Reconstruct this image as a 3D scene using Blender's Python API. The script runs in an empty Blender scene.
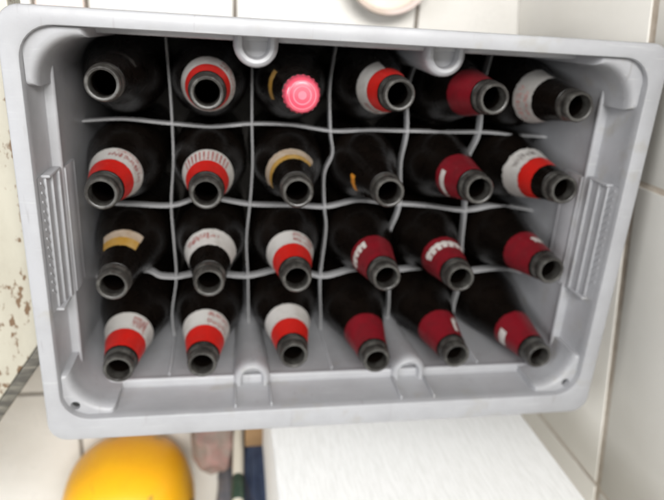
import bpy, bmesh, math, random
from mathutils import Matrix, Vector
R = math.radians
random.seed(7)
scene = bpy.context.scene
COL = scene.collection
S = 0.001                                   # everything below is written in millimetres

# ------------------------------------------------------------------ camera
cam_d = bpy.data.cameras.new('camera')
cam = bpy.data.objects.new('camera', cam_d)
COL.objects.link(cam)
cam.matrix_world = Matrix(((0.984696, 0.004845, -0.174211, -0.104023),
                           (0.056686, 0.936355, 0.346448, 0.175984),
                           (0.164802, -0.351021, 0.921751, 0.466922),
                           (0, 0, 0, 1)))
cam_d.sensor_width = 36.0
cam_d.lens = 594.34 / 664 * 36
cam_d.clip_start = 0.01
cam_d.clip_end = 50
cam_d.dof.use_dof = True
cam_d.dof.focus_distance = 0.40
cam_d.dof.aperture_fstop = 4.8
scene.camera = cam

# ------------------------------------------------------------------ world and lamps
world = bpy.data.worlds.new('World')
scene.world = world
world.use_nodes = True
bgn = world.node_tree.nodes['Background']
bgn.inputs['Color'].default_value = (0.94, 0.97, 1.0, 1)
bgn.inputs['Strength'].default_value = 0.155

def area(name, loc, target, size, watts, color):
    d = bpy.data.lights.new(name, 'AREA')
    d.shape = 'RECTANGLE'
    d.size, d.size_y = size
    d.energy = watts
    d.color = color
    o = bpy.data.objects.new(name, d)
    COL.objects.link(o)
    o.location = loc
    o.rotation_euler = (Vector(target) - Vector(loc)).to_track_quat('-Z', 'Y').to_euler()
    return o
area('ceiling_lamp', (0.05, 0.35, 2.1), (0, -0.05, 0), (0.9, 0.9), 5, (1.0, 0.97, 0.93))
area('window_light', (0.0, 0.95, 2.0), (0, -0.10, -0.05), (1.5, 0.6), 90, (1.0, 0.99, 0.97))
area('added_fill_left', (-1.35, 0.35, 1.15), (0.1, 0, -0.05), (0.7, 0.7), 17, (0.97, 0.985, 1.0))  # added fill from the left, brightens the tiled wall
area('added_fill_right', (1.45, 0.35, 1.25), (-0.15, 0, -0.05), (0.7, 0.7), 19, (1.0, 0.98, 0.94))  # added fill from the right, brightens the bench side

scene.view_settings.view_transform = 'Standard'
scene.view_settings.look = 'None'
scene.view_settings.exposure = 0.0
scene.view_settings.gamma = 1.0

# ------------------------------------------------------------------ materials
def mat(name, col, rough=0.5, noise=None, bump=None, spec=0.5, coat=0.0, metal=0.0, stretch=(1, 1, 1),
        rough_var=0.0, sss=0.0, spots=None):
    """noise=(colour2, scale, contrast lo, hi); bump=(scale, strength, distance)"""
    m = bpy.data.materials.new(name)
    m.use_nodes = True
    nt = m.node_tree
    b = nt.nodes['Principled BSDF']
    b.inputs['Base Color'].default_value = (*col, 1)
    b.inputs['Roughness'].default_value = rough
    b.inputs['Specular IOR Level'].default_value = spec
    b.inputs['Coat Weight'].default_value = coat
    b.inputs['Coat Roughness'].default_value = 0.08
    b.inputs['Metallic'].default_value = metal
    if sss:
        b.inputs['Subsurface Weight'].default_value = sss
        b.inputs['Subsurface Radius'].default_value = (0.004, 0.004, 0.004)
    tc = nt.nodes.new('ShaderNodeTexCoord')
    mp = nt.nodes.new('ShaderNodeMapping')
    mp.inputs['Scale'].default_value = stretch
    nt.links.new(tc.outputs['Object'], mp.inputs['Vector'])
    last = None
    if noise:
        c2, sc, lo, hi = noise
        n = nt.nodes.new('ShaderNodeTexNoise')
        n.inputs['Scale'].default_value = sc
        n.inputs['Detail'].default_value = 6
        n.inputs['Roughness'].default_value = 0.62
        nt.links.new(mp.outputs[0], n.inputs['Vector'])
        r = nt.nodes.new('ShaderNodeMapRange')
        r.inputs['From Min'].default_value = lo
        r.inputs['From Max'].default_value = hi
        nt.links.new(n.outputs['Fac'], r.inputs['Value'])
        mx = nt.nodes.new('ShaderNodeMix')
        mx.data_type = 'RGBA'
        mx.inputs[6].default_value = (*col, 1)
        mx.inputs[7].default_value = (*c2, 1)
        nt.links.new(r.outputs[0], mx.inputs[0])
        last = mx.outputs[2]
        nt.links.new(last, b.inputs['Base Color'])
        if rough_var:
            r2 = nt.nodes.new('ShaderNodeMapRange')
            r2.inputs['From Min'].default_value = 0.3
            r2.inputs['From Max'].default_value = 0.7
            r2.inputs['To Min'].default_value = rough - rough_var
            r2.inputs['To Max'].default_value = rough + rough_var
            nt.links.new(n.outputs['Fac'], r2.inputs['Value'])
            nt.links.new(r2.outputs[0], b.inputs['Roughness'])
    if spots:
        c3, sc, lo, hi, dens = spots
        # speckles: voronoi cells thresholded, thinned by a second noise, with uneven outlines
        nn = nt.nodes.new('ShaderNodeTexNoise')
        nn.inputs['Scale'].default_value = sc
        nn.inputs['Detail'].default_value = 4
        nt.links.new(mp.outputs[0], nn.inputs['Vector'])
        n2 = nt.nodes.new('ShaderNodeTexNoise')
        n2.inputs['Scale'].default_value = sc * 0.23
        n2.inputs['Detail'].default_value = 2
        nt.links.new(mp.outputs[0], n2.inputs['Vector'])
        ad = nt.nodes.new('ShaderNodeMath')
        ad.operation = 'MULTIPLY_ADD'
        ad.inputs[1].default_value = dens
        nt.links.new(n2.outputs['Fac'], ad.inputs[0])
        nt.links.new(nn.outputs['Fac'], ad.inputs[2])
        r = nt.nodes.new('ShaderNodeMapRange')
        r.inputs['From Min'].default_value = lo
        r.inputs['From Max'].default_value = hi
        nt.links.new(ad.outputs[0], r.inputs['Value'])
        mx = nt.nodes.new('ShaderNodeMix')
        mx.data_type = 'RGBA'
        if last: nt.links.new(last, mx.inputs[6])
        else: mx.inputs[6].default_value = (*col, 1)
        mx.inputs[7].default_value = (*c3, 1)
        nt.links.new(r.outputs[0], mx.inputs[0])
        nt.links.new(mx.outputs[2], b.inputs['Base Color'])
    if bump:
        sc, st, dist = bump
        n = nt.nodes.new('ShaderNodeTexNoise')
        n.inputs['Scale'].default_value = sc
        n.inputs['Detail'].default_value = 5
        nt.links.new(mp.outputs[0], n.inputs['Vector'])
        bp = nt.nodes.new('ShaderNodeBump')
        bp.inputs['Strength'].default_value = st
        bp.inputs['Distance'].default_value = dist
        nt.links.new(n.outputs['Fac'], bp.inputs['Height'])
        nt.links.new(bp.outputs[0], b.inputs['Normal'])
    return m

M = {
 'crate': mat('grey_crate_plastic', (0.312, 0.314, 0.328), 0.42, ((0.265, 0.266, 0.276), 17, 0.40, 0.70), (160, 0.10, 0.001), rough_var=0.08,
              spots=((0.28, 0.275, 0.265), 60, 0.88, 1.05, 0.5)),
 'base': mat('shaded_base_plastic', (0.075, 0.068, 0.06), 0.7, ((0.13, 0.12, 0.11), 18, 0.4, 0.7)),  # base coloured near black to stand in for shade between the bottles
 'divider': mat('grey_divider_plastic', (0.44, 0.44, 0.445), 0.45, ((0.37, 0.37, 0.375), 22, 0.4, 0.7), (180, 0.1, 0.001), rough_var=0.08),
 'hole': mat('hole_shade', (0.015, 0.015, 0.015), 0.8),  # near-black colour painting the shade in the drain holes
 'glass': mat('dark_brown_glass', (0.0035, 0.0025, 0.002), 0.28, ((0.006, 0.004, 0.003), 40, 0.4, 0.7), spec=0.16, rough_var=0.05),
 'lip': mat('scuffed_glass_lip', (0.022, 0.020, 0.018), 0.36, ((0.055, 0.053, 0.048), 110, 0.42, 0.64), (300, 0.2, 0.0006), rough_var=0.12),
 'red': mat('red_label_paper', (0.46, 0.012, 0.008), 0.42, ((0.37, 0.013, 0.009), 70, 0.45, 0.7), (120, 0.25, 0.0008), rough_var=0.1, spots=((0.50, 0.12, 0.09), 200, 1.0, 1.1, 0.5)),
 'dark_red': mat('dark_red_label_paper', (0.17, 0.007, 0.013), 0.40, ((0.12, 0.007, 0.011), 60, 0.42, 0.7), (120, 0.25, 0.0008), rough_var=0.1, spots=((0.30, 0.09, 0.09), 200, 1.0, 1.1, 0.5)),
 'white': mat('white_label_paper', (0.46, 0.445, 0.425), 0.5, ((0.37, 0.35, 0.325), 90, 0.45, 0.72), (140, 0.2, 0.0008)),
 'gold': mat('gold_label_paper', (0.36, 0.20, 0.035), 0.38, ((0.40, 0.26, 0.09), 90, 0.4, 0.7), (140, 0.25, 0.0008), spots=((0.20, 0.10, 0.03), 120, 0.86, 0.95, 0.5)),
 'cream': mat('cream_label_paper', (0.38, 0.31, 0.24), 0.5, ((0.30, 0.22, 0.15), 90, 0.4, 0.7)),
 'ink': mat('dark_red_ink', (0.26, 0.07, 0.065), 0.5, ((0.42, 0.24, 0.22), 150, 0.4, 0.65)),
 'black_ink': mat('black_ink', (0.09, 0.075, 0.07), 0.5, ((0.30, 0.27, 0.25), 150, 0.4, 0.65)),
 'pink_ink': mat('faded_red_ink', (0.48, 0.22, 0.20), 0.5, ((0.66, 0.48, 0.46), 150, 0.4, 0.65)),
 'white_ink': mat('white_ink', (0.52, 0.50, 0.47), 0.45, ((0.42, 0.38, 0.36), 120, 0.45, 0.7)),
 'orange': mat('orange_label_scrap', (0.75, 0.30, 0.03), 0.45, ((0.5, 0.18, 0.02), 150, 0.4, 0.7)),
 'cap': mat('red_lacquered_metal', (0.48, 0.05, 0.085), 0.26, ((0.43, 0.055, 0.09), 90, 0.4, 0.7), (140, 0.12, 0.0006), coat=0.6),
 'cap_print_glint': mat('pale_cap_print_glint', (0.54, 0.13, 0.175), 0.28, ((0.50, 0.09, 0.13), 120, 0.4, 0.7), coat=0.6),
 'floor_tile': mat('white_floor_tile', (0.64, 0.62, 0.585), 0.28, ((0.58, 0.56, 0.52), 9, 0.4, 0.7), (30, 0.05, 0.002), rough_var=0.08),
 'pink_tile': mat('pinkish_floor_tile', (0.72, 0.60, 0.55), 0.3, ((0.66, 0.55, 0.5), 14, 0.4, 0.7)),
 'floor_grout': mat('dark_grout', (0.13, 0.11, 0.09), 0.9, ((0.20, 0.17, 0.14), 60, 0.4, 0.7)),
 'wall_tile': mat('white_wall_tile', (0.80, 0.775, 0.725), 0.18, ((0.75, 0.725, 0.67), 7, 0.4, 0.7), (18, 0.05, 0.002), rough_var=0.05),
 'wall_grout': mat('tan_grout', (0.46, 0.385, 0.31), 0.9, ((0.60, 0.53, 0.45), 50, 0.38, 0.62), (120, 0.6, 0.002)),
 'plaster': mat('painted_plaster', (0.70, 0.69, 0.65), 0.8, ((0.62, 0.61, 0.57), 6, 0.4, 0.7), (60, 0.2, 0.003)),
 'granite': mat('speckled_cream_granite', (0.37, 0.35, 0.29), 0.4, ((0.31, 0.29, 0.235), 18, 0.4, 0.7), rough_var=0.06,
                stretch=(1.5, 0.75, 1), spots=((0.13, 0.08, 0.045), 120, 0.865, 0.94, 0.55)),
 'trim': mat('worn_dark_trim', (0.05, 0.046, 0.038), 0.6, ((0.14, 0.13, 0.105), 30, 0.45, 0.65), stretch=(1, 6, 0.6)),
 'foam': mat('rough_white_foam', (0.80, 0.80, 0.79), 0.75, ((0.72, 0.72, 0.705), 240, 0.42, 0.66), (240, 0.3, 0.0015), stretch=(1, 1, 0.16), rough_var=0.1),
 'melon': mat('yellow_rind', (0.86, 0.44, 0.012), 0.36, ((0.80, 0.36, 0.010), 9, 0.38, 0.66), (60, 0.12, 0.002), sss=0.15, rough_var=0.06,
              spots=((0.50, 0.26, 0.02), 40, 0.93, 1.0, 0.5)),
 'seam': mat('brown_rind_scar', (0.60, 0.29, 0.02), 0.6, ((0.78, 0.37, 0.012), 80, 0.4, 0.6)),
 'blemish': mat('green_brown_blemish', (0.36, 0.24, 0.03), 0.6, ((0.55, 0.32, 0.02), 90, 0.4, 0.7)),
 'stem': mat('brown_stem', (0.20, 0.10, 0.03), 0.8, ((0.30, 0.16, 0.05), 80, 0.4, 0.7)),
 'bag': mat('beige_cloth', (0.19, 0.15, 0.125), 0.85, ((0.24, 0.135, 0.115), 26, 0.42, 0.6), (220, 0.3, 0.002)),
 'pole': mat('cream_painted_pole', (0.66, 0.62, 0.53), 0.45, ((0.54, 0.49, 0.40), 30, 0.4, 0.7), stretch=(1, 1, 0.2)),
 'green': mat('dark_green_tape', (0.02, 0.045, 0.03), 0.5, ((0.06, 0.09, 0.06), 50, 0.4, 0.7)),
 'card': mat('brown_cardboard', (0.22, 0.13, 0.06), 0.85, ((0.28, 0.17, 0.08), 30, 0.4, 0.7)),
 'navy': mat('dark_blue_cloth', (0.016, 0.026, 0.06), 0.85, ((0.035, 0.05, 0.09), 26, 0.4, 0.65), (240, 0.4, 0.002)),
 'grey_cloth': mat('grey_blue_cloth', (0.16, 0.17, 0.20), 0.9, ((0.24, 0.22, 0.22), 30, 0.4, 0.65), (240, 0.4, 0.002)),
 'bowl': mat('cream_ceramic', (0.70, 0.66, 0.58), 0.25, ((0.62, 0.57, 0.48), 20, 0.4, 0.7), coat=0.3),
 'bowl_rim': mat('brown_pink_glaze', (0.46, 0.38, 0.31), 0.25, ((0.58, 0.48, 0.44), 12, 0.42, 0.6), coat=0.3),
}

def scratch(m, col, stretch, scale, lo, hi, amount):
    nt = m.node_tree
    b = nt.nodes['Principled BSDF']
    src = b.inputs['Base Color'].links[0].from_socket
    tc = nt.nodes.new('ShaderNodeTexCoord')
    mp = nt.nodes.new('ShaderNodeMapping')
    mp.inputs['Scale'].default_value = stretch
    mp.inputs['Rotation'].default_value = (0, 0, 0.15)
    n = nt.nodes.new('ShaderNodeTexNoise')
    n.inputs['Scale'].default_value = scale
    n.inputs['Detail'].default_value = 3
    r = nt.nodes.new('ShaderNodeMapRange')
    r.inputs['From Min'].default_value = lo
    r.inputs['From Max'].default_value = hi
    r.inputs['To Max'].default_value = amount
    mx = nt.nodes.new('ShaderNodeMix')
    mx.data_type = 'RGBA'
    mx.inputs[7].default_value = (*col, 1)
    nt.links.new(tc.outputs['Object'], mp.inputs['Vector'])
    nt.links.new(mp.outputs[0], n.inputs['Vector'])
    nt.links.new(n.outputs['Fac'], r.inputs['Value'])
    nt.links.new(r.outputs[0], mx.inputs[0])
    nt.links.new(src, mx.inputs[6])
    nt.links.new(mx.outputs[2], b.inputs['Base Color'])
scratch(M['crate'], (0.40, 0.40, 0.405), (0.09, 1, 1), 240, 0.62, 0.78, 0.45)
scratch(M['crate'], (0.17, 0.16, 0.15), (1, 0.12, 0.5), 170, 0.66, 0.78, 0.45)

# ------------------------------------------------------------------ helpers
def link(name, bm, material, parent=None, smooth=True, autosmooth=None):
    me = bpy.data.meshes.new(name)
    bmesh.ops.recalc_face_normals(bm, faces=bm.faces)
    for v in bm.verts: v.co *= S
    bm.to_mesh(me); bm.free()
    me.materials.append(M[material])
    if smooth:
        for p in me.polygons: p.use_smooth = True
        me.set_sharp_from_angle(angle=R(autosmooth or 38))
    o = bpy.data.objects.new(name, me)
    COL.objects.link(o)
    if parent: o.parent = parent
    return o

def empty(name, loc=(0, 0, 0), label=None, cat=None, group=None):
    o = bpy.data.objects.new(name, None)
    COL.objects.link(o)
    o.empty_display_size = 0.02
    o.location = Vector(loc) * S
    if label: o['label'] = label
    if cat: o['category'] = cat
    if group: o['group'] = group
    return o

def tag(o, label, cat, group=None):
    o['label'] = label; o['category'] = cat
    if group: o['group'] = group
    return o

def box(bm, x0, x1, y0, y1, z0, z1, bevel=0.0, seg=2):
    r = bmesh.ops.create_cube(bm, size=1)
    vs = r['verts']
    for v in vs:
        v.co = Vector(((x0 + x1) / 2 + v.co.x * (x1 - x0), (y0 + y1) / 2 + v.co.y * (y1 - y0), (z0 + z1) / 2 + v.co.z * (z1 - z0)))
    if bevel:
        es = list({e for v in vs for e in v.link_edges})
        bmesh.ops.bevel(bm, geom=es, offset=bevel, segments=seg, profile=0.5, affect='EDGES')

def lathe(bm, prof, a0=0, a1=360, n=48, cx=0, cy=0):
    """prof: list of (r, z). full turn closes."""
    full = abs(a1 - a0) >= 360
    cnt = n if full else n + 1
    rings = []
    for r, z in prof:
        ring = []
        for i in range(cnt):
            a = R(a0 + (a1 - a0) * i / n)
            ring.append(bm.verts.new((cx + r * math.cos(a), cy + r * math.sin(a), z)))
        rings.append(ring)
    for A, B in zip(rings, rings[1:]):
        for i in range(n):
            j = (i + 1) % cnt
            bm.faces.new((A[i], A[j], B[j], B[i]))
    return rings

def rrect(x0, x1, y0, y1, r, z, k=8):
    pts = []
    for cx, cy, a in ((x1 - r, y1 - r, 0), (x0 + r, y1 - r, 90), (x0 + r, y0 + r, 180), (x1 - r, y0 + r, 270)):
        for i in range(k + 1):
            t = R(a + 90 * i / k)
            pts.append((cx + r * math.cos(t), cy + r * math.sin(t), z))
    return pts

def loft(bm, loops, cap0=False, cap1=False):
    rings = [[bm.verts.new(p) for p in l] for l in loops]
    for A, B in zip(rings, rings[1:]):
        n = len(A)
        for i in range(n):
            j = (i + 1) % n
            bm.faces.new((A[i], A[j], B[j], B[i]))
    if cap0: bm.faces.new(rings[0])
    if cap1: bm.faces.new(rings[-1])

def prism(bm, poly, z0, z1, bevel_top=0.0):
    lo = [bm.verts.new((x, y, z0)) for x, y in poly]
    hi = [bm.verts.new((x, y, z1)) for x, y in poly]
    n = len(poly)
    for i in range(n):
        j = (i + 1) % n
        bm.faces.new((lo[i], lo[j], hi[j], hi[i]))
    bm.faces.new(lo); top = bm.faces.new(hi)
    if bevel_top:
        bmesh.ops.bevel(bm, geom=list(top.edges), offset=bevel_top, segments=3, profile=0.5, affect='EDGES')

def cut(o, bm_cutter):
    """boolean-subtract a cutter mesh from o, applied"""
    me = bpy.data.meshes.new('cutter')
    bmesh.ops.recalc_face_normals(bm_cutter, faces=bm_cutter.faces)
    for v in bm_cutter.verts: v.co *= S
    bm_cutter.to_mesh(me); bm_cutter.free()
    c = bpy.data.objects.new('cutter', me)
    COL.objects.link(c)
    c.parent = o.parent
    md = o.modifiers.new('cut', 'BOOLEAN')
    md.operation = 'DIFFERENCE'; md.object = c; md.solver = 'EXACT'
    dg = bpy.context.evaluated_depsgraph_get()
    new = bpy.data.meshes.new_from_object(o.evaluated_get(dg))
    o.modifiers.clear()
    o.data = new
    for p in new.polygons: p.use_smooth = True
    new.set_sharp_from_angle(angle=R(38))
    bpy.data.objects.remove(c)

def spline(pts, n):
    """Catmull-Rom through 2D points"""
    out = []
    P = [pts[0]] + list(pts) + [pts[-1]]
    for i in range(1, len(P) - 2):
        p0, p1, p2, p3 = (Vector(p) for p in P[i - 1:i + 3])
        for k in range(n):
            t = k / n
            out.append(0.5 * ((2 * p1) + (p2 - p0) * t + (2 * p0 - 5 * p1 + 4 * p2 - p3) * t * t + (3 * p1 - p0 - 3 * p2 + p3) * t ** 3))
    out.append(Vector(P[-1]))
    return out

# ------------------------------------------------------------------ the setting
FZ = -311                                    # the floor the crate stands on
bm = bmesh.new()
box(bm, -1300, 1300, -1300, 1300, FZ - 30, FZ - 3)
g = link('floor', bm, 'floor_grout', smooth=False)
g['kind'] = 'structure'
bm = bmesh.new()
px, py = 227.0, 227.0
gap = 4.5
for i in range(-5, 6):
    for j in range(-5, 5):
        x0 = -93 + i * px; y0 = -107 + j * py
        box(bm, x0 + gap / 2 + (58 if i == -1 and y0 > 100 else 0), x0 + px - gap / 2, y0 + gap / 2, y0 + py - gap / 2, FZ - 8, FZ, 1.2, 1)
ft = link('floor_tiling', bm, 'floor_tile')
ft['kind'] = 'structure'

# right-hand tiled wall
WX = 280
w = empty('tiled_wall', (299, -24, FZ), 'white tiled wall with tan grout lines, close beside the long crate', 'wall')
bm = bmesh.new()
box(bm, 2.0, 60, -1300, 461, 0, 1500)
link('grout', bm, 'wall_grout', w, smooth=False)
w.rotation_euler = (0, 0, R(7.33))
bm = bmesh.new()
tw, th, gp = 383.0, 310.0, 10.0
for i in range(-4, 1):
    for j in range(-1, 5):
        y0 = 78 + i * tw; z0 = -45 - FZ + j * th
        za, zb = max(z0 + gp / 2, 1), z0 + th - gp / 2
        if zb < 10: continue
        box(bm, 0, 10, y0 + 3, y0 + tw - 3, za, zb, 1.6, 2)
link('tile', bm, 'wall_tile', w)

# back wall
bw = empty('plaster_wall', (0, -760, FZ), 'plain off-white wall at the far end of the nook, behind the yellow fruit', 'wall')
bm = bmesh.new(); box(bm, -1300, 379, -60, 0, 0, 1500)
link('wall_face', bm, 'plaster', bw, smooth=False)
bm = bmesh.new(); box(bm, -1300, 379, 0, 9, 0, 70, 2)
link('skirting', bm, 'wall_tile', bw)

# left: low bench with a speckled stone top
sl = empty('stone_bench', (-300, 0, FZ), 'cream stone bench top with brown speckles and a dark worn edge, left of the crate', 'bench')
TOP = -46 - FZ
e0, e1 = Vector((-312.7, -164.0)), Vector((-273.5, -107.3))          # two points of its slanting front edge
u = (e1 - e0).normalized(); n_ = Vector((u.y, -u.x))
if n_.y > 0: n_ = -n_
def at(d, t):                                       # d along the edge from e1, t outwards past it
    p = e1 + u * d + n_ * t
    return (p.x + 300, p.y)
bm = bmesh.new()
prism(bm, [at(20, 0), at(-420, 0), (-420, 190), (36, 190)], TOP - 30, TOP, 1.5)
link('stone_top', bm, 'granite', sl)
bm = bmesh.new()
prism(bm, [at(20, 0.3), at(20, 11), at(-420, 11), at(-420, 0.3)], TOP - 32, TOP + 1.0, 1.5)
link('edge_trim', bm, 'trim', sl)
bm = bmesh.new()
prism(bm, [at(0, -40), at(-380, -40), (-400, 150), (10, 150)], 0, TOP - 32.5)
link('plinth', bm, 'plaster', sl)

# ------------------------------------------------------------------ the crate
crate = empty('bottle_crate', (0, 0, FZ), 'long grey plastic crate with wavy dividers, holding rows of brown beer bottles', 'crate')
CZ = -FZ
def cl(name, bm, m='crate', **k):
    for v in bm.verts: v.co.z += CZ
    return link(name, bm, m, crate, **k)

# rim and walls: outer skin, rolled rim, recessed upper band, ledge, lower wall, bottom
OX0, OX1, OY0, OY1 = -260, 262, -180, 181
IX0, IX1, IY0, IY1 = -246.5, 246.5, -158.0, 168.0
bm = bmesh.new()
def off(d, r, z, base='o'):
    if base == 'o': return rrect(OX0 + d, OX1 - d, OY0 + d, OY1 - d, r, z)
    return rrect(IX0 + d, IX1 - d, IY0 + d, IY1 - d, r, z)
loops = [off(8, 14, -308), off(6, 14, -304), off(6, 14, -42), off(1, 17, -40), off(0, 17, -36), off(0, 17, -2.5), off(0.7, 16.5, -0.8), off(2.2, 16, 0),
         off(-2.2, 27, 0, 'i'), off(-0.7, 25, -0.7, 'i'), off(0, 24, -2.4, 'i'), off(0.3, 24, -9, 'i'), off(0.9, 24, -44, 'i'), off(1.6, 24, -45.4, 'i'), off(7.4, 22, -45.6, 'i'), off(8.8, 22, -46.3, 'i'),
         off(9.4, 22, -47.5, 'i'), off(9.4, 22, -49.5, 'i'), off(8.4, 22, -51, 'i'), off(7.6, 22, -52, 'i'), off(8.5, 22, -130, 'i'), off(10, 20, -290, 'i'), off(12, 18, -303, 'i')]
loft(bm, loops, cap0=True)
for v in bm.verts:                           # the near long wall is undercut below its rim
    if v.co.y > 120 and -300 < v.co.z < -8 and v.co.y < 173.5: v.co.y += 5.0 * min(1, (v.co.y - 120) / 35)
cl('wall', bm)
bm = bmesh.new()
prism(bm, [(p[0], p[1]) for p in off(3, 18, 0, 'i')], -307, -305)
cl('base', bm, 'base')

# corner posts, flush with the lower wall, each with a drain socket
def corner(sx, sy):
    xw = 246.5 + 1.0; xin = 239.2
    yw = (IY1 if sy > 0 else -IY0) + 1.0; yin = yw - 8.2
    xe = 203; ye = 125 if sy > 0 else 116
    r = 34
    poly = [(xw - 1.5, ye), (xin, ye)]
    for i in range(0, 13):
        t = R(90 * i / 12)
        poly.append((xin - r + r * math.cos(t), yin - r + r * math.sin(t)))
    poly += [(xe, yin), (xe, yw - 1.5)]
    for i in range(0, 9):
        t = R(90 - 90 * i / 8)
        poly.append((xw - 25.5 + 24 * math.cos(t), yw - 25.5 + 24 * math.sin(t)))
    # the post's face leans out to meet the rim at its top: two rings, the upper one drawn back
    hole = (sx * (xin - 2.6), sy * (yin - 2.6))
    bm = bmesh.new()
    P = [(sx * x, sy * y) for x, y in poly]
    def back(p, d):
        x, y = abs(p[0]), abs(p[1])
        return (sx * min(x + d, xw - 1.5), sy * min(y + d, yw - 1.5))
    loft(bm, [[(x, y, -300) for x, y in P], [(x, y, -18) for x, y in P], [(*back(p, 0.5), -13) for p in P], [(*back(p, 1.6), -9.5) for p in P], [(*back(p, 3.2), -7.6) for p in P], [(*back(p, 5.0), -7.0) for p in P]], True, True)
    bmesh.ops.triangulate(bm, faces=[f for f in bm.faces if len(f.verts) > 4])
    o = cl('corner_post', bm)
    if sy > 0: return                        # only the far posts show a drain socket
    c = bmesh.new()
    bmesh.ops.create_cone(c, cap_ends=True, segments=20, radius1=3.6, radius2=4.4, depth=60,
                          matrix=Matrix.Translation((*hole, -11 + CZ)))
    cut(o, c)
    bm = bmesh.new()
    bmesh.ops.create_cone(bm, cap_ends=True, segments=20, radius1=3.7, radius2=3.95, depth=20, matrix=Matrix.Translation((*hole, -21.5)))
    cl('socket_shade', bm, 'hole')  # dark plug painted as the shade inside the hole
for sx in (-1, 1):
    for sy in (-1, 1): corner(sx, sy)

# hollow U-shaped pillars on the long walls, open at the top
for sx in (-1, 1):
    for sy in (-1, 1):
        wall = 172.5 if sy > 0 else 158.2
        cx, cy = sx * 80.0, (161.5 if sy > 0 else 150.0)
        k = 1.10 if sy > 0 else 1.07
        def U(r, z):
            pts = [(cx - r, sy * wall, z)]
            for i in range(0, 21):
                t = R(180 + 180 * i / 20)
                pts.append((cx + r * math.cos(t), sy * (cy + r * math.sin(t)), z))
            pts.append((cx + r, sy * wall, z))
            return pts
        bm = bmesh.new()
        secs = [(15.0, -304), (15.0, -120), (16.6 * k, -52), (16.4 * k, -44), (15.2 * k, -40.5), (13.0 * k, -39.0), (10.6 * k, -39.6), (9.2 * k, -42), (8.8 * k, -54 if sy < 0 else -47)]
        rings = [[bm.verts.new(p) for p in U(r, z)] for r, z in secs]
        for A, B in zip(rings, rings[1:]):
            for i in range(len(A) - 1): bm.faces.new((A[i], A[i + 1], B[i + 1], B[i]))
        bm.faces.new(rings[-1])
        for q in (-1, 1):                    # flanges running up the recessed wall to the rim
            box(bm, cx + q * 15.6 * k - 1.0, cx + q * 15.6 * k + 1.0, *sorted((sy * wall, sy * (wall - 4.2))), -44, -6, 0.8)
        cl('pillar', bm)

# handle panels on the short walls: bulged grip with horizontal ribs
for sx in (-1, 1):
    X = lambda d: sx * (246.0 - d)
    bm = bmesh.new()
    prof = [(0.2, -6), (0.8, -9), (1.4, -18), (2.8, -19), (3.4, -28), (5.0, -29), (5.6, -38), (7.6, -39.5), (8.4, -50), (9.6, -52), (10.0, -76), (9.6, -80), (7.0, -81.5)]
    A = [bm.verts.new((X(d), -57, z)) for d, z in prof]
    B = [bm.verts.new((X(d), 57, z)) for d, z in prof]
    for i in range(len(prof) - 1):
        bm.faces.new((A[i], B[i], B[i + 1], A[i + 1]))
    for ring, yy in ((A, -57), (B, 57)):
        back = [bm.verts.new((X(-0.5), yy, -81.5)), bm.verts.new((X(-0.5), yy, -8))]
        bm.faces.new(ring + back)
    for z in (-18.5, -28.5, -39.2, -51, -79.5):
        d = [p[0] for p in prof if p[1] <= z][0]
        box(bm, *sorted((X(d - 1.8), X(d + 0.5))), -56, 56, z - 2.2, z + 1.4, 0.7)
    # cross-braced stiffening behind the top rib
    for k in range(13):
        y = 46 - k * 7.5
        v = [bm.verts.new((X(1.2), y, -17)), bm.verts.new((X(1.2), y + 2, -17)), bm.verts.new((X(1.0), y + 8, -9)), bm.verts.new((X(1.0), y + 6, -9))]
        v2 = [bm.verts.new((p.co.x - sx * 0.7, p.co.y, p.co.z)) for p in v]
        bm.faces.new(v2)
        for i in range(4): bm.faces.new((v[i], v[(i + 1) % 4], v2[(i + 1) % 4], v2[i]))
    for y in (-57, 57):
        box(bm, *sorted((X(0), X(7.2))), y - 1.2, y + 1.2, -80, -14, 0.8)
    cl('handle_panel', bm)

# wavy dividers
V = [[(-159.1, 166), (-156.9, 123.2), (-155.7, 81.2), (-156.1, 42.0), (-159.6, -0.2), (-158.1, -42.3), (-157.4, -81.9), (-163.0, -123.1), (-161, -151)],
     [(-79.5, 152), (-79.2, 112.5), (-78.9, 83.7), (-78.0, 43.6), (-80.2, 0.4), (-83.5, -37.0), (-81.6, -80.7), (-80.8, -119.2), (-80, -146)],
     [(1.9, 166), (-2.5, 125.2), (0.6, 79.1), (4.0, 57), (-3.4, 34.6), (-1.2, -2.2), (1.5, -25.7), (-1.8, -83.0), (1.2, -133.8), (1.5, -151)],
     [(84.6, 153), (77.6, 123.7), (81.5, 81.5), (78.2, 46.8), (81.6, 8.5), (79.6, -8.4), (71.8, -37.3), (76.9, -75.6), (80, -120), (80, -146)],
     [(163.0, 166), (158.2, 132.0), (161.0, 82.8), (151.8, 48.3), (157.8, -4.5), (158.5, -37.5), (163.5, -81.7), (160, -120), (160, -151)]]
H = [[(-240, 81.4), (-203.5, 84.5), (-162.2, 82.0), (-119.7, 79.8), (-80.9, 83.6), (-41.3, 84.2), (2.6, 79.2), (41.0, 81.3), (83.7, 81.6), (127.7, 82.0), (172.0, 82.6), (218.4, 80.5), (243, 80)],
     [(-240, 3), (-199.4, -0.6), (-158.6, -1.3), (-125.7, 7.5), (-80.2, 0.4), (-38.5, 0.2), (-1.2, -1.5), (36.2, 6.0), (69.6, 2.8), (115.1, 0.6), (156.5, -4.5), (196.7, 1.6), (243, -4)],
     [(-240, -78), (-190.6, -73), (-173.7, -79.4), (-157.3, -80.8), (-127.1, -76.0), (-81.6, -80.7), (-36.2, -71.8), (-0.3, -82.5), (36.5, -74), (76.9, -76), (123.5, -73), (169.5, -78.5), (209.3, -74.7), (243, -80)]]
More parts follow.
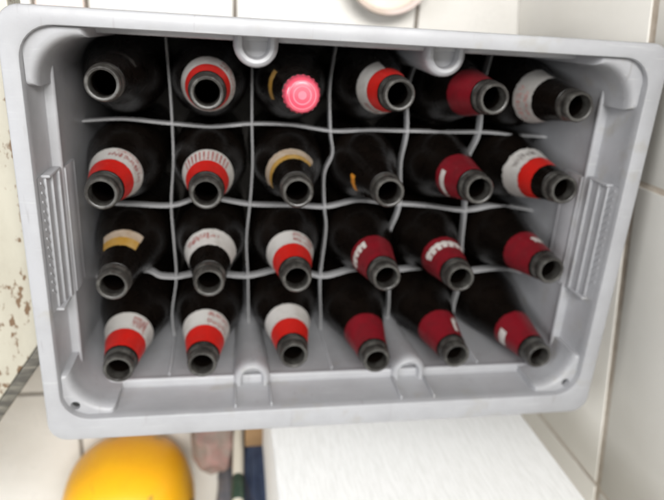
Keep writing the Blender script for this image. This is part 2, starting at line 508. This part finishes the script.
def divider(pts, thick, ztop, sag, tall):
    c = spline(pts, 8)
    bm = bmesh.new()
    rings = []
    for i, p in enumerate(c):
        a = c[max(i - 1, 0)]; b = c[min(i + 1, len(c) - 1)]
        t = (b - a).normalized(); n = Vector((-t.y, t.x))
        zt = ztop + sag * math.sin(i * 0.55 + thick * 3)
        h = thick / 2
        sec = [(-h * 0.8, zt - tall), (-h, zt - 2), (-h * 0.75, zt - 0.5), (0, zt), (h * 0.75, zt - 0.5), (h, zt - 2), (h * 0.8, zt - tall)]
        rings.append([bm.verts.new((p.x + n.x * d, p.y + n.y * d, z)) for d, z in sec])
    for A, B in zip(rings, rings[1:]):
        for i in range(7): bm.faces.new((A[i], B[i], B[(i + 1) % 7], A[(i + 1) % 7]))
    bm.faces.new(rings[0]); bm.faces.new(rings[-1])
    cl('divider', bm, 'divider', autosmooth=70)
for p in V: divider(p, 1.7, -131, 0.6, 12)
for p in H: divider(p, 1.9, -132, 0.6, 13)
# thin ribs running up the far and near walls where a divider joins
for x in (-160, 1.5, 160):
    for y0, y1 in ((-152, -147.2),):
        bm = bmesh.new()
        box(bm, x - 1.1, x + 1.1, y0, y1, -290, -53, 0.8)
        cl('wall_rib', bm)

# ------------------------------------------------------------------ bottles
PROF = [(0, 0), (30, 0.0), (34, 1.5), (37.6, 5), (38.0, 12), (38.0, 148), (37.6, 156), (36.6, 164), (34.9, 172), (32.5, 182), (29.8, 192), (27.4, 201), (25.2, 210), (23.2, 219), (21.5, 227), (20.1, 235),
        (18.7, 243), (17.3, 251), (16.0, 260), (15.0, 269.5)]
OUT = [p for p in PROF if p[1] > 100]
def rad(h):
    for (r0, h0), (r1, h1) in zip(OUT, OUT[1:]):
        if h0 <= h <= h1: return r0 + (r1 - r0) * (h - h0) / (h1 - h0)
    return OUT[-1][0]
_mesh = {}
def shared(key, build, m, autosmooth=38):
    """build a mesh once; every later bottle reuses it"""
    if key not in _mesh:
        bm = bmesh.new(); build(bm)
        o = link(key, bm, m, autosmooth=autosmooth)
        _mesh[key] = o.data
        bpy.data.objects.remove(o)
    return _mesh[key]
def part(name, key, build, m, parent, rot=0.0, autosmooth=38):
    o = bpy.data.objects.new(name, shared(key, build, m, autosmooth))
    COL.objects.link(o)
    o.parent = parent
    o.rotation_euler = (0, 0, R(rot))
    return o
def b_glass(bm):
    prof = PROF + [(15.0, 270.5), (12.6, 271.5)]
    lathe(bm, prof[1:], n=56)
    lathe(bm, [(9.9, 276), (9.8, 272), (10.2, 262), (12.0, 250), (15, 235), (20, 214), (26, 195), (32.5, 165), (33.5, 30), (20, 12)], n=40)
    bmesh.ops.contextual_create(bm, geom=[e for e in bm.edges if e.is_boundary and abs(e.verts[0].co.z) < .01])
def b_lip(bm):
    lathe(bm, [(12.4, 268.8), (14.0, 269.2), (14.6, 270.4), (14.7, 273), (14.2, 275.0), (13.3, 276.2), (13.2, 277.5), (13.6, 279), (13.7, 282.6), (13.3, 284.8), (12.4, 285.9), (11.4, 286.0), (10.4, 285.5), (9.9, 284.3), (9.7, 280), (9.6, 274)], n=48)
def shell(h0, h1, a0, a1, o, tear=0.0, seed=1, n=None):
    """paper band on the bottle's outside, optionally torn along its edges"""
    def f(bm):
        rnd = random.Random(seed)
        n_ = n or max(6, int((a1 - a0) / 5))
        m = 7
        full = a1 - a0 >= 360
        cnt = n_ if full else n_ + 1
        jl = [rnd.uniform(-1, 1) * tear for _ in range(cnt)]
        jh = [rnd.uniform(-1, 1) * tear for _ in range(cnt)]
        G = []
        for k in range(m + 1):
            row = []
            for i in range(cnt):
                a = R(a0 + (a1 - a0) * i / n_)
                lo, hi = h0 + jl[i], h1 + jh[i]
                h = lo + (hi - lo) * k / m
                r = rad(h) + o
                row.append(bm.verts.new((r * math.cos(a), r * math.sin(a), h)))
            G.append(row)
        for k in range(m):
            for i in range(n_):
                j = (i + 1) % cnt
                bm.faces.new((G[k][i], G[k][j], G[k + 1][j], G[k + 1][i]))
    return f
def strokes(items, o):
    """printed marks: items = (a0, a1, h0, h1) patches hugging the label"""
    def f(bm):
        for a0, a1, h0, h1, sl in items:
            n_ = max(1, int(abs(a1 - a0) / 4)); m = 3
            G = []
            for k in range(m + 1):
                t = k / m; h = h0 + (h1 - h0) * t
                row = []
                for i in range(n_ + 1):
                    a = R(a0 + (a1 - a0) * i / n_ + sl * (t - .5))
                    r = rad(h) + o
                    row.append(bm.verts.new((r * math.cos(a), r * math.sin(a), h)))
                G.append(row)
            for k in range(m):
                for i in range(n_):
                    bm.faces.new((G[k][i], G[k][i + 1], G[k + 1][i + 1], G[k + 1][i]))
    return f
def letters(span, h0, h1, count, seed, weight=0.42):
    """a row of small print: strokes of uneven width and height (too soft to read in the photograph)"""
    rnd = random.Random(seed)
    out = []
    step = span / count
    for i in range(count):
        a = -span / 2 + i * step
        hh = h1 - h0
        for q in range(rnd.choice((1, 2, 2))):
            w = step * weight * rnd.uniform(0.45, 1.0)
            x = a + step * (0.42 * q) + rnd.uniform(0, 0.1) * step
            lo = h0 + hh * rnd.choice((0, 0, 0, 0.25, 0.4)); hi = h1 - hh * rnd.choice((0, 0.1, 0.3, 0.3))
            out.append((x, x + w, lo, hi, rnd.uniform(-1.5, 1.5)))
        if rnd.random() < 0.6:
            y = h0 + hh * rnd.choice((0.0, 0.4, 0.55))
            out.append((a, a + step * 0.75, y, y + hh * 0.16, 0))
    return out
def stubs(span, h0, h1, count, seed):
    """fat rounded white letters run together along one edge"""
    rnd = random.Random(seed)
    step = span / count
    out = [(-span / 2, span / 2, h0 + (h1 - h0) * .12, h0 + (h1 - h0) * .5, 0)]
    for i in range(count):
        a = -span / 2 + i * step
        out.append((a, a + step * rnd.uniform(.66, .8), h0 + rnd.uniform(0, .8), h1 - rnd.uniform(0, 1.6), rnd.uniform(0, 4)))
    return out

CELL = 80.0
MOUTH = [[(-196.2, 128.1), (-118.7, 124.6), (-44.2, 126.0), (36.8, 129.2), (120.1, 129.2), (199.9, 125.4)],
         [(-203.2, 42.3), (-120.8, 43.3), (-44.4, 45.1), (36.0, 46.1), (118.7, 49.9), (201.2, 50.9)],
         [(-200.3, -38.4), (-119.5, -36.9), (-42.4, -34.2), (40.7, -34.4), (112.8, -36.4), (204.4, -29.4)],
         [(-200.8, -120.8), (-127.0, -118.9), (-42.3, -112.9), (38.7, -121.8), (120.2, -119.6), (210.2, -124.5)]]
KIND = ['E A1 G1 A2 B0 C1'.split(), 'A3 A4 G2 F B1 A5'.split(), 'G3 C2 A6 B2 B3 B4'.split(), 'A7 A8 A9 B5 B6 B7'.split()]
LABEL = [
 ['bare brown bottle without any neck label, in the top left corner of the crate',
  'brown bottle with red neck label, between the unlabelled corner bottle and the capped one',
  'only bottle still closed, with a shiny pinkish red crown cap',
  'brown bottle with red and white neck label, immediately right of the capped bottle',
  'brown bottle with plain dark red neck label, top row, second from right',
  'dark necked bottle with white shoulder label in faded print, top right corner'],
 ['red and white labelled bottle directly below the unlabelled top left corner bottle',
  'red labelled bottle with upright dark strokes fanned across its white band',
  'dark necked bottle with gold and cream crescent label, directly below the capped bottle',
  'bare brown bottle with one small orange scrap of label left',
  'dark red labelled bottle with white curved mark, right of the orange scrap bottle',
  'bottle with bright red label, torn white band and bare black neck above'],
 ['dark necked bottle with short gold and cream label scrap, against the left wall',
  'dark necked bottle with white shoulder label in red print, third row',
  'red and white labelled bottle directly below the gold crescent bottle',
  'dark red labelled bottle with jagged white lettering down its left side',
  'dark red labelled bottle with large white lettering arched across the front',
  'dark red labelled bottle with small white patch, third row against right wall'],
 ['red and white labelled bottle in the bottom left corner of the crate',
  'red and white labelled bottle, bottom row, just left of the first pillar',
  'red labelled bottle with unprinted white band, bottom row, right of the first pillar',
  'plain dark red labelled bottle, bottom row, just left of the second pillar',
  'dark red labelled bottle with narrow white mark, bottom row, right of second pillar',
  'dark red labelled bottle with one white block, bottom right corner of the crate'],
]
def add_red(b, rot, key='red_band', h0=243.2, h1=268.4):
    return part('neck_label', key, shell(h0, h1, 0, 360, 0.25, 0.25, 3, 60), 'red', b, rot)
def add_white(b, rot, key='white_band', h0=219, h1=243, a0=0, a1=360, tear=0.2):
    o = part('shoulder_label', key, shell(h0, h1, a0, a1, 0.28, tear, len(key)), 'white', b, rot)
    return o
def lettering(lab, key, items, m, rot=0.0, o=0.55):
    return part('lettering', key, strokes(items, o), m, lab, rot, 70)

for i in range(4):
    for j in range(6):
        mx, my = MOUTH[i][j]
        cx, cy = (j - 2.5) * CELL - 0.7, (1.5 - i) * 81.2 + 4.0
        dx, dy = mx - cx, my - cy
        bx = cx - max(-1.2, min(1.2, dx * .3)); by = cy - max(-1.2, min(1.2, dy * .3))
        b = empty('beer_bottle', (bx, by, -305), LABEL[i][j], 'bottle', 'beer bottles standing in the crate')
        ax = Vector((mx - bx, my - by, 286)).normalized()
        q = Vector((0, 0, 1)).rotation_difference(ax)
        b.rotation_euler = q.to_euler()
        part('glass_body', 'glass_body', b_glass, 'glass', b, random.uniform(0, 360))
        k = KIND[i][j]
        if k != 'G1':
            part('mouth_lip', 'mouth_lip', b_lip, 'lip', b, random.uniform(0, 360))
        # labels -------------------------------------------------------
        if k == 'A1':
            add_red(b, 10); wl = add_white(b, 20)
            lettering(wl, 'ink_a1', letters(80, 230, 238, 11, 3) + letters(80, 222, 227, 14, 23), 'ink')
        elif k == 'A2':
            add_red(b, 60); wl = add_white(b, 200, 'white_part', a0=-100, a1=95)
            lettering(wl, 'ink_a2', letters(46, 229, 238, 6, 5), 'ink', 40)
        elif k == 'A3':
            add_red(b, 30); wl = add_white(b, 45)
            lettering(wl, 'ink_a3', letters(110, 227, 236, 13, 8) + letters(80, 221, 225, 14, 18), 'ink')
        elif k == 'A4':
            add_red(b, 0); wl = add_white(b, 95)
            lettering(wl, 'ink_a4', [(-62 + 10.5 * t, -62 + 10.5 * t + 4.6, 223, 242, 0) for t in range(12)], 'ink')
        elif k == 'A5':
            part('neck_label', 'red_short', shell(234, 254, 0, 360, 0.25, 0.5, 9, 60), 'red', b, 0)
            wl = add_white(b, 150, 'white_torn', h0=210, h1=233.6, a0=-120, a1=120, tear=1.0)
            lettering(wl, 'ink_a5', letters(70, 217, 227, 8, 12), 'black_ink', -25)
        elif k == 'A6':
            add_red(b, 80); wl = add_white(b, 55)
            lettering(wl, 'ink_a6', letters(66, 232, 240, 9, 4) + letters(66, 222, 229, 12, 6), 'ink')
        elif k == 'A7':
            add_red(b, 140); wl = add_white(b, 35)
            lettering(wl, 'ink_a7', [(-2, 0.5, 220, 242.5, 0)] + [(x + 18, y + 18, a, c, s) for x, y, a, c, s in letters(40, 224, 239, 6, 9)], 'ink')
        elif k == 'A8':
            add_red(b, 200); wl = add_white(b, 50)
            lettering(wl, 'ink_a8', letters(70, 233, 241, 10, 14) + letters(70, 222, 230, 12, 15), 'ink')
        elif k == 'A9':
            add_red(b, 260); add_white(b, 90)
        elif k[0] == 'B':
            t = {'0': 3, '1': 14, '2': 22, '3': 31, '4': 44, '5': 53, '6': 66, '7': 71}[k[1]]
            lab = part('neck_label', 'dark_red_band', shell(228, 268.4, 0, 360, 0.25, 0.5, 21, 60), 'dark_red', b, t * 5)
            base = -t * 5
            if k == 'B1': lettering(lab, 'wi_b1', [(-34, 36, 236, 244, 0), (36, 54, 236, 240, 0)], 'white_ink', base + 190)
            if k == 'B2': lettering(lab, 'wi_b2', stubs(84, 234, 245, 5, 31), 'white_ink', base + 165)
            if k == 'B3': lettering(lab, 'wi_b3', stubs(140, 236, 249, 7, 33), 'white_ink', base + 105)
            if k == 'B4': lettering(lab, 'wi_b4', stubs(40, 240, 251, 3, 36), 'white_ink', base + 76)
            if k == 'B6': lettering(lab, 'wi_b6', [(-7, 7, 242, 262, 4), (-16, 0, 238, 244, 0)], 'white_ink', base + 62)
            if k == 'B7': lettering(lab, 'wi_b7', [(-30, 26, 236, 246, 0)], 'white_ink', base + 190)
        elif k == 'C1':
            wl = add_white(b, 185, 'white_half', h0=209, h1=236, a0=-95, a1=95, tear=0.6)
            lettering(wl, 'pi_c1', letters(90, 214, 222, 10, 41) + letters(70, 225, 231, 9, 47), 'pink_ink', 12)
        elif k == 'C2':
            wl = add_white(b, 95, 'white_wide', h0=212, h1=241, a0=-100, a1=100, tear=0.5)
            lettering(wl, 'pi_c2', letters(90, 219, 230, 11, 43), 'ink', 18)
        elif k == 'G1':
            part('shoulder_label', 'gold_thin', shell(219, 231, -38, 30, 0.28, 0.8, 51), 'gold', b, 180)
            def b_cap(bm):
                n = 84
                rings = []
                for r, z, amp in ((0.01, 289.2, 0), (6, 289.2, 0), (10.5, 289.0, 0), (12.6, 288.3, 0), (13.9, 286.8, 0.05), (14.6, 284.5, 0.2), (15.2, 281.6, 0.45), (15.4, 281.0, 0.45)):
                    rings.append([bm.verts.new(((r + amp * math.cos(21 * 2 * math.pi * t / n)) * math.cos(2 * math.pi * t / n),
                                                (r + amp * math.cos(21 * 2 * math.pi * t / n)) * math.sin(2 * math.pi * t / n), z)) for t in range(n)])
                for A, B in zip(rings, rings[1:]):
                    for t in range(n): bm.faces.new((A[t], A[(t + 1) % n], B[(t + 1) % n], B[t]))
            part('mouth_lip', 'mouth_lip', b_lip, 'lip', b)
            cap = part('crown_cap', 'crown_cap', b_cap, 'cap', b)
            def b_print_glint(bm):
                for r0, r1 in ((10.3, 11.2), (6.4, 7.6), (0.05, 3.4)):  # rings are print; the centre disc paints a pale glint
                    lathe(bm, [(r0, 289.25), (r1, 289.25)], n=60)
            part('emblem_glint', 'emblem_glint', b_print_glint, 'cap_print_glint', cap)
        elif k == 'G2':
            part('shoulder_label', 'gold_crescent', shell(229, 239, -80, 88, 0.28, 0.6, 53), 'gold', b, 118)
            part('label_edge', 'cream_crescent', shell(216, 229.2, -90, 84, 0.3, 0.5, 54), 'cream', b, 122)
        elif k == 'G3':
            part('shoulder_label', 'gold_scrap', shell(224, 239, -42, 50, 0.28, 0.4, 55), 'gold', b, 88)
            part('label_edge', 'cream_scrap', shell(212, 224.2, -44, 50, 0.3, 0.4, 56), 'cream', b, 88)
            part('torn_strip', 'torn_strip', shell(233, 252, -10, 9, 0.3, 1.2, 57), 'lip', b, 172)
        elif k == 'F':
            part('label_scrap', 'label_scrap', shell(222, 231, -22, 22, 0.3, 1.2, 58), 'orange', b, 196)
        elif k == 'E':  # grey patch painted as a reflection on the bare neck
            part('neck_reflection', 'neck_reflection', shell(226, 233, -34, 38, 0.3, 0.8, 59), 'lip', b, 62)

# ------------------------------------------------------------------ things around the crate
# white foam box behind the crate
fb = empty('foam_box', (77, -222, FZ), 'tall white box with rough streaky faces, standing against the far side of the crate', 'box')
bm = bmesh.new(); box(bm, -136, 150, -200, 0, 0, 452, 4, 3)
link('box_body', bm, 'foam', fb)
bm = bmesh.new(); box(bm, -139, 153, -203, 3, 453, 500, 4, 3)
link('lid', bm, 'foam', fb)

# yellow melon
ml = empty('yellow_melon', (-238, -461, FZ), 'smooth bright yellow round fruit on the floor, left of the white box', 'fruit')
bm = bmesh.new()
rings = []
nu, nv = 64, 40
def melon_pt(u, v, k=1.0):
    # a slightly boxy, faintly ribbed ball
    ct, st = math.cos(v), math.sin(v)
    e = 0.84
    f = lambda x: math.copysign(abs(x) ** e, x)
    rib = 1 + 0.008 * math.cos(u * 7 + 0.4) * st
    return Vector((87 * f(st) * f(math.cos(u)) * rib * k, 92 * f(st) * f(math.sin(u)) * rib * k, 92 + 92 * f(ct) * k))
for b_ in range(nv + 1):
    v = math.pi * (0.002 + 0.996 * b_ / nv)
    rings.append([bm.verts.new(melon_pt(2 * math.pi * a / nu, v)) for a in range(nu)])
for A, B in zip(rings, rings[1:]):
    for a in range(nu): bm.faces.new((A[a], A[(a + 1) % nu], B[(a + 1) % nu], B[a]))
bm.faces.new(rings[0]); bm.faces.new(rings[-1])
link('rind', bm, 'melon', ml, autosmooth=80)
def rind_patch(name, pts, w, m):
    bm = bmesh.new(); prev = None
    for (u, v), ww in zip(pts, w):
        a = bm.verts.new(melon_pt(u - ww, v, 1.004)); b2 = bm.verts.new(melon_pt(u, v, 1.007)); c = bm.verts.new(melon_pt(u + ww, v, 1.004))
        if prev:
            bm.faces.new((prev[0], a, b2, prev[1])); bm.faces.new((prev[1], b2, c, prev[2]))
        prev = (a, b2, c)
    link(name, bm, m, ml, autosmooth=80)
rind_patch('scar', [(R(112), R(72)), (R(114), R(64)), (R(111), R(58)), (R(116), R(52)), (R(114), R(40)), (R(118), R(32))], [0.001, 0.006, 0.009, 0.004, 0.007, 0.001], 'seam')
rind_patch('blemish', [(R(62), R(54)), (R(62), R(50)), (R(60), R(46)), (R(61), R(43))], [0.005, 0.06, 0.07, 0.005], 'blemish')
bm = bmesh.new()
bmesh.ops.create_uvsphere(bm, u_segments=12, v_segments=8, radius=5, matrix=Matrix.Translation((84, 22, 120)))
link('stem_scar', bm, 'stem', ml)

# crumpled cloths, a pole and a carton between fruit and box
def crumple(name, size, loc, seed, m, label, cat, folds=7):
    rnd = random.Random(seed)
    o = empty(name, loc, label, cat)
    bm = bmesh.new()
    bmesh.ops.create_icosphere(bm, subdivisions=5, radius=1.0)
    dirs = [(Vector((rnd.uniform(-1, 1), rnd.uniform(-1, 1), rnd.uniform(-.5, .5))).normalized(), rnd.uniform(3, folds), rnd.uniform(0, 6)) for _ in range(7)]
    for v in bm.verts:
        n = v.co.normalized()
        d = 1.0
        for ax, fr, ph in dirs: d += 0.035 * (1 - abs(math.sin(fr * n.dot(ax) + ph))) * 1.3
        p = Vector((math.copysign(abs(n.x) ** .75, n.x) * size[0], math.copysign(abs(n.y) ** .75, n.y) * size[1], (math.copysign(abs(n.z) ** .75, n.z)) * size[2])) * d
        p.z = max(p.z + size[2], 0.3)
        v.co = p
    link('fabric', bm, m, o, autosmooth=60)
    return o
crumple('cloth_bag', (30, 34, 60), (-120, -368, FZ), 4, 'bag', 'crumpled beige and pink cloth bag between the yellow fruit and the cream pole', 'bag')
crumple('blue_cloth', (28, 48, 115), (-56, -395, FZ), 9, 'navy', 'dark blue folded cloth beside the white box', 'cloth', 10)
crumple('grey_cloth', (16, 26, 104), (-103, -478, FZ), 12, 'grey_cloth', 'grey blue cloth left of the cream pole', 'cloth', 10)
ct = empty('cardboard_carton', (-62, -318, FZ), 'small brown cardboard carton tucked between crate and white box', 'carton')
bm = bmesh.new(); box(bm, -19, 20, -24, 22, 0, 128, 1.5)
link('carton_body', bm, 'card', ct)
bm = bmesh.new(); box(bm, -20, 21, -25, 23, 128.5, 130.5, 0.8)
link('flap', bm, 'card', ct)
pl = empty('pole', (-87, -338, FZ), 'slim cream pole with a dark green band, leaning beside the white box', 'pole')
bm = bmesh.new(); lathe(bm, [(0.1, 0), (7, 0), (7.2, 3), (6.8, 420), (5, 424), (0.1, 425)], n=20)
link('shaft', bm, 'pole', pl)
bm = bmesh.new(); lathe(bm, [(7.3, 175), (7.9, 176), (7.8, 212), (7.2, 213)], n=20)
link('band', bm, 'green', pl)
pl.rotation_euler = (R(5), R(-1.5), 0)

# the bowl seen past the near rim
bo = empty('small_bowl', (85, 251, FZ), 'small cream bowl with brown and pink rim, partly hidden above the near rim', 'bowl')
bm = bmesh.new(); lathe(bm, [(0.1, 3), (26, 3), (28, 0), (31, 0.5), (33, 5), (46, 18), (52, 30), (50, 30.5), (43, 20), (30, 9), (0.1, 8)], n=56)
link('bowl_body', bm, 'bowl', bo)
bm = bmesh.new(); lathe(bm, [(51, 27), (54, 32), (55.5, 37), (54, 39.5), (49, 37), (47.5, 29)], n=56)
link('bowl_rim', bm, 'bowl_rim', bo)
# the pinkish border strip of the floor beyond the near rim
bm = bmesh.new(); box(bm, -317.7, -264.5, 122, 800, FZ - 8, FZ + 0.4, 1.2, 1)
o = link('floor_border', bm, 'pink_tile'); o['kind'] = 'structure'
